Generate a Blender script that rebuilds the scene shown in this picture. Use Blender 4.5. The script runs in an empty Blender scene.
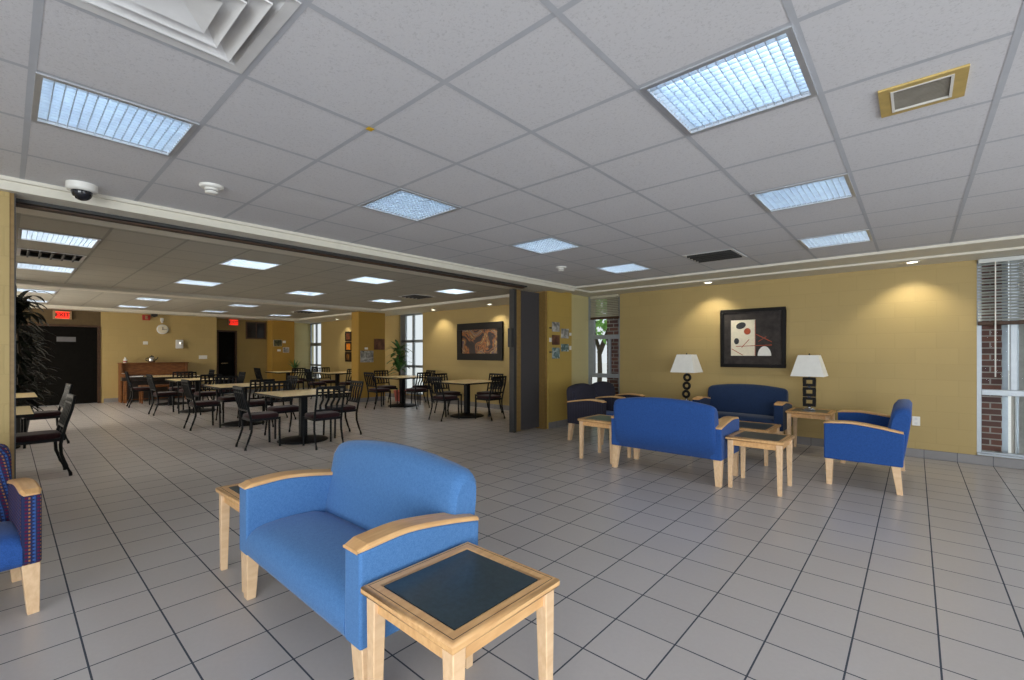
import bpy, bmesh, math, random
from mathutils import Vector, Matrix
random.seed(7)
PI = math.pi
COL = bpy.context.scene.collection
SC = bpy.context.scene

# ------------------------------------------------------------------ materials
def new_mat(name):
    m = bpy.data.materials.new(name); m.use_nodes = True
    nt = m.node_tree; b = nt.nodes['Principled BSDF']
    return m, nt, b
def N(nt, t, **kw):
    n = nt.nodes.new(t)
    for k, v in kw.items(): setattr(n, k, v)
    return n
def rgba(c): return (c[0], c[1], c[2], 1)
def ramp(nt, fac, stops):
    r = N(nt, 'ShaderNodeValToRGB')
    el = r.color_ramp.elements
    while len(el) < len(stops): el.new(0.5)
    for e, (p, c) in zip(el, stops): e.position = p; e.color = rgba(c)
    nt.links.new(fac, r.inputs[0]); return r.outputs[0]
def objco(nt, scale=(1,1,1)):
    tc = N(nt, 'ShaderNodeTexCoord'); mp = N(nt, 'ShaderNodeMapping'); mp.inputs['Scale'].default_value = scale
    nt.links.new(tc.outputs['Object'], mp.inputs[0]); return mp.outputs[0]
def noise(nt, co, scale, detail=3, rough=.6):
    n = N(nt, 'ShaderNodeTexNoise'); n.inputs['Scale'].default_value = scale; n.inputs['Detail'].default_value = detail
    n.inputs['Roughness'].default_value = rough; nt.links.new(co, n.inputs['Vector']); return n.outputs['Fac']
def bump(nt, b, h, strength=.2, dist=.01):
    bp = N(nt, 'ShaderNodeBump'); bp.inputs['Strength'].default_value = strength; bp.inputs['Distance'].default_value = dist
    nt.links.new(h, bp.inputs['Height']); nt.links.new(bp.outputs[0], b.inputs['Normal'])
def math_(nt, op, a, bv=None, c=None):
    n = N(nt, 'ShaderNodeMath', operation=op)
    for i, v in enumerate((a, bv, c)):
        if v is None: continue
        if isinstance(v, (int, float)): n.inputs[i].default_value = v
        else: nt.links.new(v, n.inputs[i])
    return n.outputs[0]
def mixc(nt, f, a, bcol):
    n = N(nt, 'ShaderNodeMix', data_type='RGBA')
    if isinstance(f, (int, float)): n.inputs[0].default_value = f
    else: nt.links.new(f, n.inputs[0])
    for i, v in ((6, a), (7, bcol)):
        if isinstance(v, tuple): n.inputs[i].default_value = rgba(v)
        else: nt.links.new(v, n.inputs[i])
    return n.outputs[2]
def mat(name, c, rough=.5, metal=0, var=.12, scale=14, spec=.5, bumpst=0, bscale=80):
    m, nt, b = new_mat(name); co = objco(nt)
    f = noise(nt, co, scale)
    col = ramp(nt, f, [(.3, tuple(x*(1-var) for x in c)), (.7, tuple(min(1, x*(1+var)) for x in c))])
    nt.links.new(col, b.inputs['Base Color'])
    b.inputs['Roughness'].default_value = rough; b.inputs['Metallic'].default_value = metal
    b.inputs['Specular IOR Level'].default_value = spec
    if bumpst: bump(nt, b, noise(nt, co, bscale, 2), bumpst, .003)
    return m
def emit(name, c, s):
    m, nt, b = new_mat(name)
    co = objco(nt); f = noise(nt, co, 3)
    col = ramp(nt, f, [(.2, tuple(x*.97 for x in c)), (.8, c)])
    nt.links.new(col, b.inputs['Emission Color']); nt.links.new(col, b.inputs['Base Color'])
    b.inputs['Emission Strength'].default_value = s
    return m
def fabric(name, c, c2, scale=260):
    m, nt, b = new_mat(name); co = objco(nt)
    f = noise(nt, co, scale, 2, .7); g = noise(nt, co, 60, 3)
    h = math_(nt, 'ADD', math_(nt, 'MULTIPLY', f, .7), math_(nt, 'MULTIPLY', g, .3))
    nt.links.new(ramp(nt, h, [(.36, c2), (.62, c)]), b.inputs['Base Color'])
    b.inputs['Roughness'].default_value = .92; b.inputs['Specular IOR Level'].default_value = .25
    b.inputs['Sheen Weight'].default_value = .15; b.inputs['Sheen Roughness'].default_value = .4
    bump(nt, b, f, .25, .002); return m
def striped(name, base, cols, dots=True, period=.06):
    """dark woven cloth with upright stripes and rows of coloured dots"""
    m, nt, b = new_mat(name); tc = N(nt, 'ShaderNodeTexCoord'); sx = N(nt, 'ShaderNodeSeparateXYZ')
    nt.links.new(tc.outputs['Object'], sx.inputs[0])
    u = math_(nt, 'ADD', sx.outputs[0], sx.outputs[1]); z = sx.outputs[2]
    col = base
    for i, (c, ph, w) in enumerate(cols):
        s = math_(nt, 'FRACT', math_(nt, 'ADD', math_(nt, 'DIVIDE', u, period), ph))
        line = math_(nt, 'LESS_THAN', s, w)
        if dots:
            t = math_(nt, 'FRACT', math_(nt, 'ADD', math_(nt, 'DIVIDE', z, .019), ph*3))
            line = math_(nt, 'MULTIPLY', line, math_(nt, 'LESS_THAN', t, .55))
        col = mixc(nt, line, col, c)
    nt.links.new(col, b.inputs['Base Color']); b.inputs['Roughness'].default_value = .95
    b.inputs['Specular IOR Level'].default_value = .2
    return m
def woodmat(name, c, c2, rough=.35, scale=6):
    m, nt, b = new_mat(name); co = objco(nt, (1, 1, 1))
    w = N(nt, 'ShaderNodeTexNoise'); w.inputs['Scale'].default_value = scale; w.inputs['Detail'].default_value = 6
    mp = N(nt, 'ShaderNodeMapping'); mp.inputs['Scale'].default_value = (9, 1.3, 5)
    nt.links.new(co, mp.inputs[0]); nt.links.new(mp.outputs[0], w.inputs['Vector'])
    nt.links.new(ramp(nt, w.outputs['Fac'], [(.32, c2), (.66, c)]), b.inputs['Base Color'])
    b.inputs['Roughness'].default_value = rough; return m
def tilegrid(name, c, grout, px, py, ox, oy, gw, rough, var=.06):
    m, nt, b = new_mat(name); tc = N(nt, 'ShaderNodeTexCoord'); sx = N(nt, 'ShaderNodeSeparateXYZ')
    nt.links.new(tc.outputs['Object'], sx.inputs[0])
    def line(s, o, p):
        f = math_(nt, 'FRACT', math_(nt, 'DIVIDE', math_(nt, 'SUBTRACT', s, o-gw/2), p))
        return math_(nt, 'LESS_THAN', f, gw/p), math_(nt, 'FLOOR', math_(nt, 'DIVIDE', math_(nt, 'SUBTRACT', s, o), p))
    lx, ix = line(sx.outputs[0], ox, px); ly, iy = line(sx.outputs[1], oy, py)
    g = math_(nt, 'MAXIMUM', lx, ly)
    cmb = N(nt, 'ShaderNodeCombineXYZ'); nt.links.new(ix, cmb.inputs[0]); nt.links.new(iy, cmb.inputs[1])
    wn = N(nt, 'ShaderNodeTexWhiteNoise'); nt.links.new(cmb.outputs[0], wn.inputs[0])
    f = noise(nt, tc.outputs['Object'], 45, 4, .7); f2 = noise(nt, tc.outputs['Object'], 2.2, 3)
    h = math_(nt, 'ADD', math_(nt, 'ADD', math_(nt, 'MULTIPLY', f, .5), math_(nt, 'MULTIPLY', f2, .3)), math_(nt, 'MULTIPLY', wn.outputs[0], .25))
    col = ramp(nt, h, [(.3, tuple(x*(1-var) for x in c)), (.75, tuple(x*(1+var) for x in c))])
    nt.links.new(mixc(nt, g, col, grout), b.inputs['Base Color'])
    r = N(nt, 'ShaderNodeMapRange'); nt.links.new(g, r.inputs[0]); r.inputs[3].default_value = rough; r.inputs[4].default_value = .9
    nt.links.new(r.outputs[0], b.inputs['Roughness'])
    bump(nt, b, math_(nt, 'SUBTRACT', 1.0, g), .25, .002)
    return m
def blockwall(name, c, bw=.406, bh=.2032, mortar=.005, mc=.92, bst=.3):
    m, nt, b = new_mat(name); tc = N(nt, 'ShaderNodeTexCoord'); sx = N(nt, 'ShaderNodeSeparateXYZ')
    nt.links.new(tc.outputs['Object'], sx.inputs[0])
    cmb = N(nt, 'ShaderNodeCombineXYZ')
    nt.links.new(math_(nt, 'ADD', sx.outputs[0], sx.outputs[1]), cmb.inputs[0]); nt.links.new(sx.outputs[2], cmb.inputs[1])
    br = N(nt, 'ShaderNodeTexBrick'); br.inputs['Scale'].default_value = 1; br.inputs['Mortar Size'].default_value = mortar
    br.inputs['Brick Width'].default_value = bw; br.inputs['Row Height'].default_value = bh; br.inputs['Mortar Smooth'].default_value = .3
    br.inputs['Color1'].default_value = rgba(c); br.inputs['Color2'].default_value = rgba(tuple(x*.96 for x in c))
    br.inputs['Mortar'].default_value = rgba(tuple(x*mc for x in c)); nt.links.new(cmb.outputs[0], br.inputs['Vector'])
    f = noise(nt, tc.outputs['Object'], 1.5, 4); f3 = noise(nt, tc.outputs['Object'], 120, 3, .7)
    nt.links.new(mixc(nt, math_(nt, 'MULTIPLY', f, .2), br.outputs[0], tuple(x*.75 for x in c)), b.inputs['Base Color'])
    b.inputs['Roughness'].default_value = .55; b.inputs['Specular IOR Level'].default_value = .3
    h = math_(nt, 'ADD', math_(nt, 'MULTIPLY', br.outputs['Fac'], -1.0), math_(nt, 'MULTIPLY', f3, .25))
    bump(nt, b, h, bst, .004); return m
def brickmat(name):
    m, nt, b = new_mat(name); tc = N(nt, 'ShaderNodeTexCoord'); sx = N(nt, 'ShaderNodeSeparateXYZ')
    nt.links.new(tc.outputs['Object'], sx.inputs[0]); cmb = N(nt, 'ShaderNodeCombineXYZ')
    nt.links.new(math_(nt, 'ADD', sx.outputs[0], sx.outputs[1]), cmb.inputs[0]); nt.links.new(sx.outputs[2], cmb.inputs[1])
    br = N(nt, 'ShaderNodeTexBrick'); br.inputs['Scale'].default_value = 1; br.inputs['Mortar Size'].default_value = .008
    br.inputs['Brick Width'].default_value = .2; br.inputs['Row Height'].default_value = .075
    br.inputs['Color1'].default_value = (.20, .085, .06, 1); br.inputs['Color2'].default_value = (.11, .055, .05, 1)
    br.inputs['Mortar'].default_value = (.34, .31, .27, 1); nt.links.new(cmb.outputs[0], br.inputs['Vector'])
    nt.links.new(br.outputs[0], b.inputs['Base Color']); b.inputs['Roughness'].default_value = .9; return m
def ceilmat(name, c):
    m, nt, b = new_mat(name); co = objco(nt)
    f = noise(nt, co, 85, 3, .75); g = noise(nt, co, 1.3, 2)
    a = ramp(nt, f, [(.34, tuple(x*.84 for x in c)), (.46, c)])
    nt.links.new(mixc(nt, math_(nt, 'MULTIPLY', g, .16), a, tuple(x*.75 for x in c)), b.inputs['Base Color'])
    b.inputs['Roughness'].default_value = .95; b.inputs['Specular IOR Level'].default_value = .1
    bump(nt, b, f, .3, .003); return m

M = {}
M['floor'] = tilegrid('floor_tile', (.47, .435, .42), (.045, .055, .075), .308, .308, -.225, .241, .0075, .30)
M['base'] = tilegrid('base_tile', (.21, .20, .20), (.08, .08, .09), .308, .308, -.225, .241, .006, .35)
M['ceil'] = ceilmat('acoustic_tile', (.69, .69, .715))
M['ceildin'] = ceilmat('dim_lit_acoustic_tile', (.50, .48, .42))  # same tile as the lounge, dimmer warm dining light put into the colour
M['tbar'] = mat('ceiling_grid_bar', (.49, .51, .55), .7, var=.03, spec=.2)
M['tbardin'] = mat('dim_lit_grid_bar', (.33, .32, .28), .7, var=.03, spec=.2)  # same grid bar, darkened in colour to match the dimmer dining ceiling
M['soffit'] = mat('soffit_paint', (.68, .65, .56), .7, var=.03)
M['wall'] = blockwall('yellow_block_wall', (.445, .33, .138))
M['wallalcove'] = blockwall('window_lit_block_wall', (.60, .52, .26))  # wall yellow made paler, window light put into the colour
M['ochre'] = blockwall('ochre_block_wall', (.40, .235, .045))
M['transom'] = mat('dark_brown_panel', (.085, .055, .02), .7)
M['stub'] = blockwall('deep_yellow_block_wall', (.47, .325, .085))
M['brownwall'] = blockwall('dark_olive_wall', (.30, .215, .075))  # darker and browner than the yellow walls
M['black'] = mat('black_metal', (.005, .006, .008), .5, 0, var=.2, spec=.2)
M['blackwood'] = mat('black_frame', (.007, .006, .006), .45, var=.2, spec=.25)
M['darkdoor'] = mat('dark_door', (.004, .0035, .003), .8, var=.3, spec=.1)
M['brownframe'] = woodmat('brown_trim', (.07, .03, .012), (.035, .016, .007), .6)
M['maple'] = woodmat('maple', (.76, .46, .205), (.64, .35, .145))
M['maplepale'] = woodmat('pale_maple', (.80, .56, .34), (.70, .46, .26))
M['inset'] = mat('dark_teal_laminate', (.028, .048, .058), .28, var=.25, scale=60)
M['insetgreen'] = mat('green_laminate', (.05, .085, .06), .28, var=.25, scale=60)
M['tabletop'] = woodmat('light_laminate', (.92, .73, .42), (.82, .62, .34), .3)
M['blue'] = fabric('bright_lit_blue_cloth', (.088, .215, .455), (.055, .155, .36))  # same cloth as the deep blue, strong near light put into the colour
M['bluedeep'] = fabric('deep_blue_cloth', (.028, .095, .33), (.016, .06, .22))
M['navy'] = fabric('dim_lit_blue_cloth', (.018, .04, .105), (.010, .022, .06))  # same blue cloth, darkened in colour for the weaker light at the wall
M['pattern'] = striped('patterned_cloth', (.02, .025, .075), [((.035, .09, .28), .0, .25), ((.30, .13, .045), .33, .16), ((.09, .010, .04), .62, .24), ((.03, .07, .2), .85, .1)], True, .045)
M['charcoal'] = striped('charcoal_striped_cloth', (.020, .020, .032), [((.045, .045, .065), .0, .3), ((.035, .028, .04), .5, .2)], False, .03)
M['burgundy'] = fabric('burgundy_seat_cloth', (.035, .010, .012), (.016, .006, .008))
M['white'] = mat('white_plastic', (.75, .74, .70), .4, var=.04)
M['steel'] = mat('steel_trim', (.55, .57, .60), .35, .6, var=.05)
M['alum'] = mat('aluminium_frame', (.34, .37, .40), .4, .4, var=.05)
M['louver'] = mat('louver_silver', (.78, .86, .96), .28, .9, var=.08)
M['housing'] = mat('fixture_housing', (.24, .25, .27), .5, .3, var=.1)
M['tube'] = emit('lamp_light', (.86, .94, 1.0), 3.6)
M['tubewarm'] = emit('warm_lamp_light', (1, .96, .90), 12)
M['spot'] = emit('downlight_lamp', (1, .93, .75), 9)
M['chrome'] = mat('chrome', (.6, .6, .6), .15, 1, var=.05)
M['shade'] = mat('lamp_shade_linen', (.80, .79, .74), .9, var=.03)
M['exitred'] = emit('exit_red', (1, .03, .015), 1.1)
M['exitbox'] = mat('exit_box', (.32, .2, .1), .5)
M['red'] = mat('red_plastic', (.35, .02, .015), .4)
M['piano'] = woodmat('piano_wood', (.23, .085, .02), (.12, .04, .01), .65)
M['pianodark'] = mat('piano_dark', (.018, .010, .006), .4)
M['paper'] = mat('paper', (.8, .8, .78), .8, var=.04)
M['leaf'] = mat('leaf', (.05, .14, .03), .5, var=.5, scale=8)
M['darkleaf'] = mat('dark_leaf', (.004, .007, .004), .6, var=.7, scale=6, spec=.2)
M['bark'] = mat('bark', (.06, .045, .03), .9, var=.4)
M['pot'] = mat('terracotta', (.42, .10, .075), .6)
M['darkpot'] = mat('dark_pot', (.02, .02, .02), .5)
M['partition'] = mat('grey_partition_cloth', (.055, .05, .052), .95, var=.35, scale=120)
M['tan'] = woodmat('tan_jamb', (.25, .155, .05), (.2, .12, .035))
M['blind'] = mat('blind_slat', (.52, .48, .36), .5, var=.05)
M['blindgrey'] = mat('grey_blind_slat', (.58, .60, .58), .5, var=.05)
M['brick'] = brickmat('brown_brick')
M['concrete'] = mat('concrete', (.33, .32, .30), .9, var=.1)
M['ground'] = mat('pale_paving', (.5, .5, .47), .9, var=.1)
M['treeleaf'] = mat('tree_leaf', (.20, .42, .08), .6, var=.5, scale=5)
M['yellowed'] = mat('yellowed_frame', (.50, .36, .12), .5)
M['grille'] = mat('grille_grey', (.27, .25, .21), .6)
M['vent'] = mat('vent_dark', (.03, .03, .03), .6)
M['vent2'] = mat('dull_grey', (.13, .13, .14), .6)
M['offwhite'] = mat('offwhite_metal', (.64, .64, .64), .45, var=.04)
M['dome'] = mat('smoked_dome', (.015, .015, .02), .08)
M['yellowtag'] = mat('yellow_tag', (.7, .42, .02), .5)
M['cream'] = mat('cream_paint', (.72, .66, .52), .8, var=.06, scale=30)
M['rust'] = mat('rust_paint', (.35, .06, .02), .7, var=.25)
M['charc'] = mat('charcoal_paint', (.035, .035, .04), .8, var=.4, scale=20)
M['matboard'] = mat('black_mat_board', (.030, .024, .022), .8, var=.5, scale=9)
M['photogrey'] = None
def glassmat():
    m, nt, b = new_mat('window_glass'); b.inputs['Base Color'].default_value = (.95, .98, 1, 1)
    f = noise(nt, objco(nt), 2); nt.links.new(ramp(nt, f, [(0, (.93, .97, 1)), (1, (.97, 1, 1))]), b.inputs['Base Color'])
    b.inputs['Roughness'].default_value = 0; b.inputs['IOR'].default_value = 1.02
    b.inputs['Transmission Weight'].default_value = 1; return m
M['glass'] = glassmat()
def artmat(name, stops, scale, dist=2.0, seed=0, detail=3):
    m, nt, b = new_mat(name); co = objco(nt)
    mp = N(nt, 'ShaderNodeMapping'); mp.inputs['Location'].default_value = (seed*3.1, seed*1.7, seed*.9)
    nt.links.new(co, mp.inputs[0])
    n = N(nt, 'ShaderNodeTexNoise'); n.inputs['Scale'].default_value = scale; n.inputs['Detail'].default_value = detail
    n.inputs['Distortion'].default_value = dist; nt.links.new(mp.outputs[0], n.inputs['Vector'])
    nt.links.new(ramp(nt, n.outputs['Fac'], stops), b.inputs['Base Color']); b.inputs['Roughness'].default_value = .35
    return m
M['swirl'] = artmat('swirling_amber_print', [(.30, (.01, .007, .012)), (.46, (.03, .012, .014)), (.52, (.40, .14, .03)), (.555, (.05, .02, .02)), (.60, (.5, .3, .1)), (.635, (.10, .06, .10)), (.72, (.35, .2, .06))], 2.3, 1.6, 1, 2)
M['glow1'] = artmat('ember_print_dark', [(.4, (.02, .008, .006)), (.6, (.14, .04, .015)), (.75, (.3, .1, .03))], 6, 1, 2)
M['glow2'] = artmat('ember_print_orange', [(.3, (.25, .06, .008)), (.6, (.75, .26, .02)), (.8, (.9, .45, .05))], 5, 1, 4)
M['glow3'] = artmat('ember_print_amber', [(.45, (.02, .01, .006)), (.58, (.3, .12, .02)), (.75, (.7, .33, .04))], 5, 1, 6)
M['greyprint'] = artmat('grey_landscape_print', [(.3, (.08, .08, .08)), (.5, (.3, .29, .27)), (.7, (.55, .55, .53))], 9, 1, 3)
M['greenprint'] = artmat('green_landscape_print', [(.3, (.04, .07, .06)), (.5, (.12, .2, .2)), (.75, (.6, .65, .66))], 14, 1, 5)
M['redprint'] = artmat('dark_red_print', [(.3, (.06, .02, .015)), (.6, (.15, .06, .035)), (.8, (.25, .12, .06))], 6, 1, 7)
M['darkprint'] = artmat('dark_leaf_print', [(.4, (.02, .025, .015)), (.6, (.1, .1, .04)), (.8, (.3, .25, .1))], 9, 1, 8)

# ------------------------------------------------------------------ mesh builder
class MB:
    def __init__(s): s.v = []; s.f = []; s.m = []; s.sm = []; s.cur = 0; s.smooth = False
    def add(s, vs, fs, smooth=None):
        b = len(s.v); s.v += [tuple(v) for v in vs]
        for f in fs:
            s.f.append(tuple(b+i for i in f)); s.m.append(s.cur); s.sm.append(s.smooth if smooth is None else smooth)
    def box(s, x0, y0, z0, x1, y1, z1):
        vs = [(x, y, z) for z in (z0, z1) for y in (y0, y1) for x in (x0, x1)]
        s.add(vs, [(0,2,3,1),(4,5,7,6),(0,1,5,4),(2,6,7,3),(0,4,6,2),(1,3,7,5)], False); return s
    def cbox(s, c, d):
        return s.box(c[0]-d[0]/2, c[1]-d[1]/2, c[2]-d[2]/2, c[0]+d[0]/2, c[1]+d[1]/2, c[2]+d[2]/2)
    def frustum(s, c0, a0, b0, c1, a1, b1):
        vs = []
        for c, a, b in ((c0,a0,b0),(c1,a1,b1)):
            vs += [(c[0]-a/2,c[1]-b/2,c[2]),(c[0]+a/2,c[1]-b/2,c[2]),(c[0]+a/2,c[1]+b/2,c[2]),(c[0]-a/2,c[1]+b/2,c[2])]
        s.add(vs, [(3,2,1,0),(4,5,6,7),(0,1,5,4),(1,2,6,5),(2,3,7,6),(3,0,4,7)], False); return s
    def loft(s, rings, close=True, caps=True, smooth=True):
        n = len(rings[0]); vs = [p for r in rings for p in r]; fs = []
        for i in range(len(rings)-1):
            for j in range(n if close else n-1):
                a = i*n+j; b = i*n+(j+1)%n; fs.append((a, b, b+n, a+n))
        s.add(vs, fs, smooth)
        if caps:
            s.add(rings[0], [tuple(range(n))[::-1]], False); s.add(rings[-1], [tuple(range(n))], False)
        return s
    def lathe(s, prof, c=(0,0,0), n=24, smooth=True):
        rings = [[(c[0]+r*math.cos(2*PI*k/n), c[1]+r*math.sin(2*PI*k/n), c[2]+z) for k in range(n)] for r, z in prof]
        return s.loft(rings, True, True, smooth)
    def tube(s, pts, r, n=8, sq=None):
        pts = [Vector(p) for p in pts]; rings = []
        rs = r if isinstance(r, (list, tuple)) else [r]*len(pts)
        up = Vector((0,0,1))
        for i, p in enumerate(pts):
            d = (pts[min(i+1,len(pts)-1)]-pts[max(i-1,0)]).normalized()
            a = d.cross(up if abs(d.z) < .95 else Vector((1,0,0))).normalized(); b = d.cross(a).normalized()
            rings.append([tuple(p+(a*math.cos(2*PI*k/n)+b*math.sin(2*PI*k/n))*rs[i]) for k in range(n)])
        return s.loft(rings, True, True, n > 5)
    def prism(s, poly, axis, a0, a1):
        """poly in the other two axes (cyclic order), extruded along axis"""
        def P(p, a):
            return {'x': (a, p[0], p[1]), 'y': (p[0], a, p[1]), 'z': (p[0], p[1], a)}[axis]
        n = len(poly)
        vs = [P(p, a0) for p in poly]+[P(p, a1) for p in poly]
        fs = [tuple(range(n))[::-1], tuple(range(n, 2*n))]+[(i,(i+1)%n,n+(i+1)%n,n+i) for i in range(n)]
        s.add(vs, fs, False); return s
    def torus(s, c, R, r, plane='xz', n=24, k=8):
        rings = []
        for i in range(n+1):
            a = 2*PI*i/n; ring = []
            for j in range(k):
                b = 2*PI*j/k; q = R+r*math.cos(b); w = r*math.sin(b)
                if plane == 'xz': ring.append((c[0]+q*math.cos(a), c[1]+w, c[2]+q*math.sin(a)))
                elif plane == 'xy': ring.append((c[0]+q*math.cos(a), c[1]+q*math.sin(a), c[2]+w))
                else: ring.append((c[0]+w, c[1]+q*math.cos(a), c[2]+q*math.sin(a)))
            rings.append(ring)
        return s.loft(rings, True, False, True)
    def build(s, name, mats, parent=None, bevel=0, seg=2, loc=(0,0,0), rz=0, ang=30):
        me = bpy.data.meshes.new(name); me.from_pydata(s.v, [], s.f)
        if not isinstance(mats, (list, tuple)): mats = [mats]
        for m in mats: me.materials.append(m)
        for p, mi, sm in zip(me.polygons, s.m, s.sm): p.material_index = mi; p.use_smooth = sm
        bm = bmesh.new(); bm.from_mesh(me)
        bmesh.ops.recalc_face_normals(bm, faces=bm.faces)
        if bevel:
            bmesh.ops.remove_doubles(bm, verts=bm.verts, dist=1e-5)
            es = [e for e in bm.edges if len(e.link_faces) == 2 and e.calc_face_angle(0) > math.radians(ang)]
            r = bmesh.ops.bevel(bm, geom=es, offset=bevel, segments=seg, profile=.5, affect='EDGES', clamp_overlap=True)
            for f in r['faces']: f.smooth = True
        bm.to_mesh(me); bm.free()
        o = bpy.data.objects.new(name, me); COL.objects.link(o)
        o.location = loc; o.rotation_euler = (0, 0, rz)
        if parent: o.parent = parent
        return o
def tag(o, label, cat, group=None, kind=None):
    o['label'] = label; o['category'] = cat
    if group: o['group'] = group
    if kind: o['kind'] = kind
    return o
def thing(name, label, cat, loc=(0,0,0), rz=0, group=None):
    o = bpy.data.objects.new(name, None); COL.objects.link(o); o.empty_display_size = .1
    o.location = loc; o.rotation_euler = (0, 0, rz); return tag(o, label, cat, group)
def struct(o): o['kind'] = 'structure'; return o
def dup(o, loc, rz, label, group=None):
    r = o.copy(); COL.objects.link(r); r.location = loc; r.rotation_euler = (0, 0, rz); r['label'] = label
    if group: r['group'] = group
    for ch in list(o.children):
        c = ch.copy(); COL.objects.link(c); c.parent = r
        for g in list(ch.children):
            d = g.copy(); COL.objects.link(d); d.parent = c
    return r

# ------------------------------------------------------------------ dimensions
H = 2.56                  # tiled ceiling
YW = 7.92                 # long window wall
XB = -16.5                # far dining wall
GX0, GXS = -.325, .61     # ceiling grid
GY0, GYS = .075, .605
def cellx(i): return GX0+GXS*i      # low x edge of column i
def celly(j): return GY0+GYS*j
LOUNGE_LIGHTS = [(-5, 0), (-5, 3), (-5, 6), (-5, 9), (-1, 3), (-1, 6), (-1, 9)]
DINING_X = (-6.98, -9.38, -12.98, -15.18)
VENTS_L = [(-3, 0, 'square'), (-3, 9, 'slot')]

# ------------------------------------------------------------------ room shell
b = MB(); b.box(-19, -6.5, -.1, 4.6, 8.12, 0); struct(b.build('floor', M['floor']))

# ceiling: acoustic tiles with exposed grid bars, cells left open for fixtures
def ceiling(name, xs, ys, holes, x0, x1, y0, y1, m='ceil'):
    b = MB()
    xs = sorted(set([x0, x1]+[x for x in xs if x0 < x < x1])); ys = sorted(set([y0, y1]+[y for y in ys if y0 < y < y1]))
    for i in range(len(xs)-1):
        for j in range(len(ys)-1):
            cx, cy = (xs[i]+xs[i+1])/2, (ys[j]+ys[j+1])/2
            if any(abs(cx-h[0]) < .2 and abs(cy-h[1]) < .2 for h in holes): continue
            b.add([(xs[i],ys[j],H),(xs[i],ys[j+1],H),(xs[i+1],ys[j+1],H),(xs[i+1],ys[j],H)], [(0,1,2,3)])
    b.cur = 1
    w = .0125
    for x in xs[1:-1]: b.add([(x-w,y0,H-.0015),(x-w,y1,H-.0015),(x+w,y1,H-.0015),(x+w,y0,H-.0015)], [(0,1,2,3)])
    for y in ys[1:-1]: b.add([(x0,y-w,H-.001),(x0,y+w,H-.001),(x1,y+w,H-.001),(x1,y-w,H-.001)], [(0,1,2,3)])
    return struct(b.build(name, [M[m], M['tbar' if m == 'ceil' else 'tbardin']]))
lx = [GX0+GXS*i for i in range(-7, 9)]; ly = [GY0+GYS*j for j in range(-11, 12)]
holesL = [(cellx(i)+GXS/2, celly(j)+GYS/2) for i, j in LOUNGE_LIGHTS]+[(cellx(i)+GXS/2, celly(j)+GYS/2) for i, j, k in VENTS_L]
ceiling('ceiling', lx, ly, holesL, -4.6, 4.6, -6.5, 6.85)
dx1 = [-5.1-GXS*0-.05]  # dining grid lines derived from the fixtures
dxs = [-6.98+.61*k-.005 for k in range(-6, 3)]
dxs2 = [-12.98+.61*k-.005 for k in range(-6, 4)]
dys = [GY0+GYS*j for j in range(-6, 12)]
DROWS = (0, 3, 6, 9)
# every dining fixture sits in its own grid cell
def snap(v, arr): return min(arr, key=lambda a: abs(a-v))
DIN1 = [snap(-6.98, dxs), snap(-9.42, dxs)]
DIN2 = [snap(-12.98, dxs2), snap(-15.42, dxs2)]
DVENT = [(snap(-8.2, dxs), 0), (snap(-8.2, dxs), 9), (snap(-13.9, dxs2), 9)]
holesD = [(x+.305, celly(j)+GYS/2) for x in DIN1+DIN2 for j in DROWS]+[(x+.305, celly(j)+GYS/2) for x, j in DVENT]
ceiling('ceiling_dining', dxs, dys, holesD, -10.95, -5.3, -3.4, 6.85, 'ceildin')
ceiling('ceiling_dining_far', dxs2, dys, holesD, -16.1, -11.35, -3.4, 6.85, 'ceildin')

# soffits round the rooms
b = MB()
b.box(-5.3, -6.5, 2.475, -4.6, 6.85, 2.75)                     # beam that carries the folding wall track
b.box(-4.6, 6.85, 2.53, 4.6, 7.40, 2.75); b.box(-4.6, 7.40, 2.505, 4.6, 8.1, 2.75)
b.box(-5.3, 6.85, 2.505, -4.6, 8.1, 2.75)
b.box(-4.62, -6.5, 2.535, -4.57, 6.85, 2.56)
b.build('trim_soffit_lounge', M['soffit']); struct(bpy.data.objects['trim_soffit_lounge'])
b = MB()
b.box(-11.35, -3.4, 2.50, -10.95, 6.85, 2.75)
b.box(-18.2, 6.85, 2.505, -5.3, 8.1, 2.75)
b.box(-18.2, -3.4, 2.48, -16.1, 6.85, 2.75)
struct(b.build('trim_soffit_dining', M['soffit']))
# track in the beam
b = MB(); b.box(-4.86, .05, 2.452, -4.80, 5.76, 2.4749); b.cur = 1; b.box(-4.93, .05, 2.440, -4.8605, 5.76, 2.4749)
b.cur = 2; b.box(-5.02, .05, 2.455, -4.9305, 5.76, 2.4749)
struct(b.build('trim_track', [M['vent'], M['brownframe'], M['soffit']]))

# long window wall (Y = 7.92) with openings; x-ranges of the windows
W_NEAR = (-5.0, -4.27, .15, 2.505); W_RIGHT = (.56, 1.86, .12, 2.505); W_DIN = (-11.62, -10.48, .15, 2.505); W_FAR = (-17.7, -16.72, .35, 2.505)
def wallY(name, x0, x1, z0=0, z1=2.75, m='wall', y0=YW, y1=8.1):
    b = MB(); b.box(x0, y0, z0, x1, y1, z1); return struct(b.build(name, M[m]))
wallY('wall_back', W_NEAR[1], W_RIGHT[0]); wallY('wall_back_end', W_RIGHT[1], 4.6)
wallY('wall_back_dining', W_DIN[1], -5.25); wallY('wall_back_far', W_FAR[1], W_DIN[0])
for nm, w in (('wall_sill_near', W_NEAR), ('wall_sill_right', W_RIGHT), ('wall_sill_dining', W_DIN), ('wall_sill_far', W_FAR)):
    wallY(nm, w[0], w[1], 0, w[2], 'wall')
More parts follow.
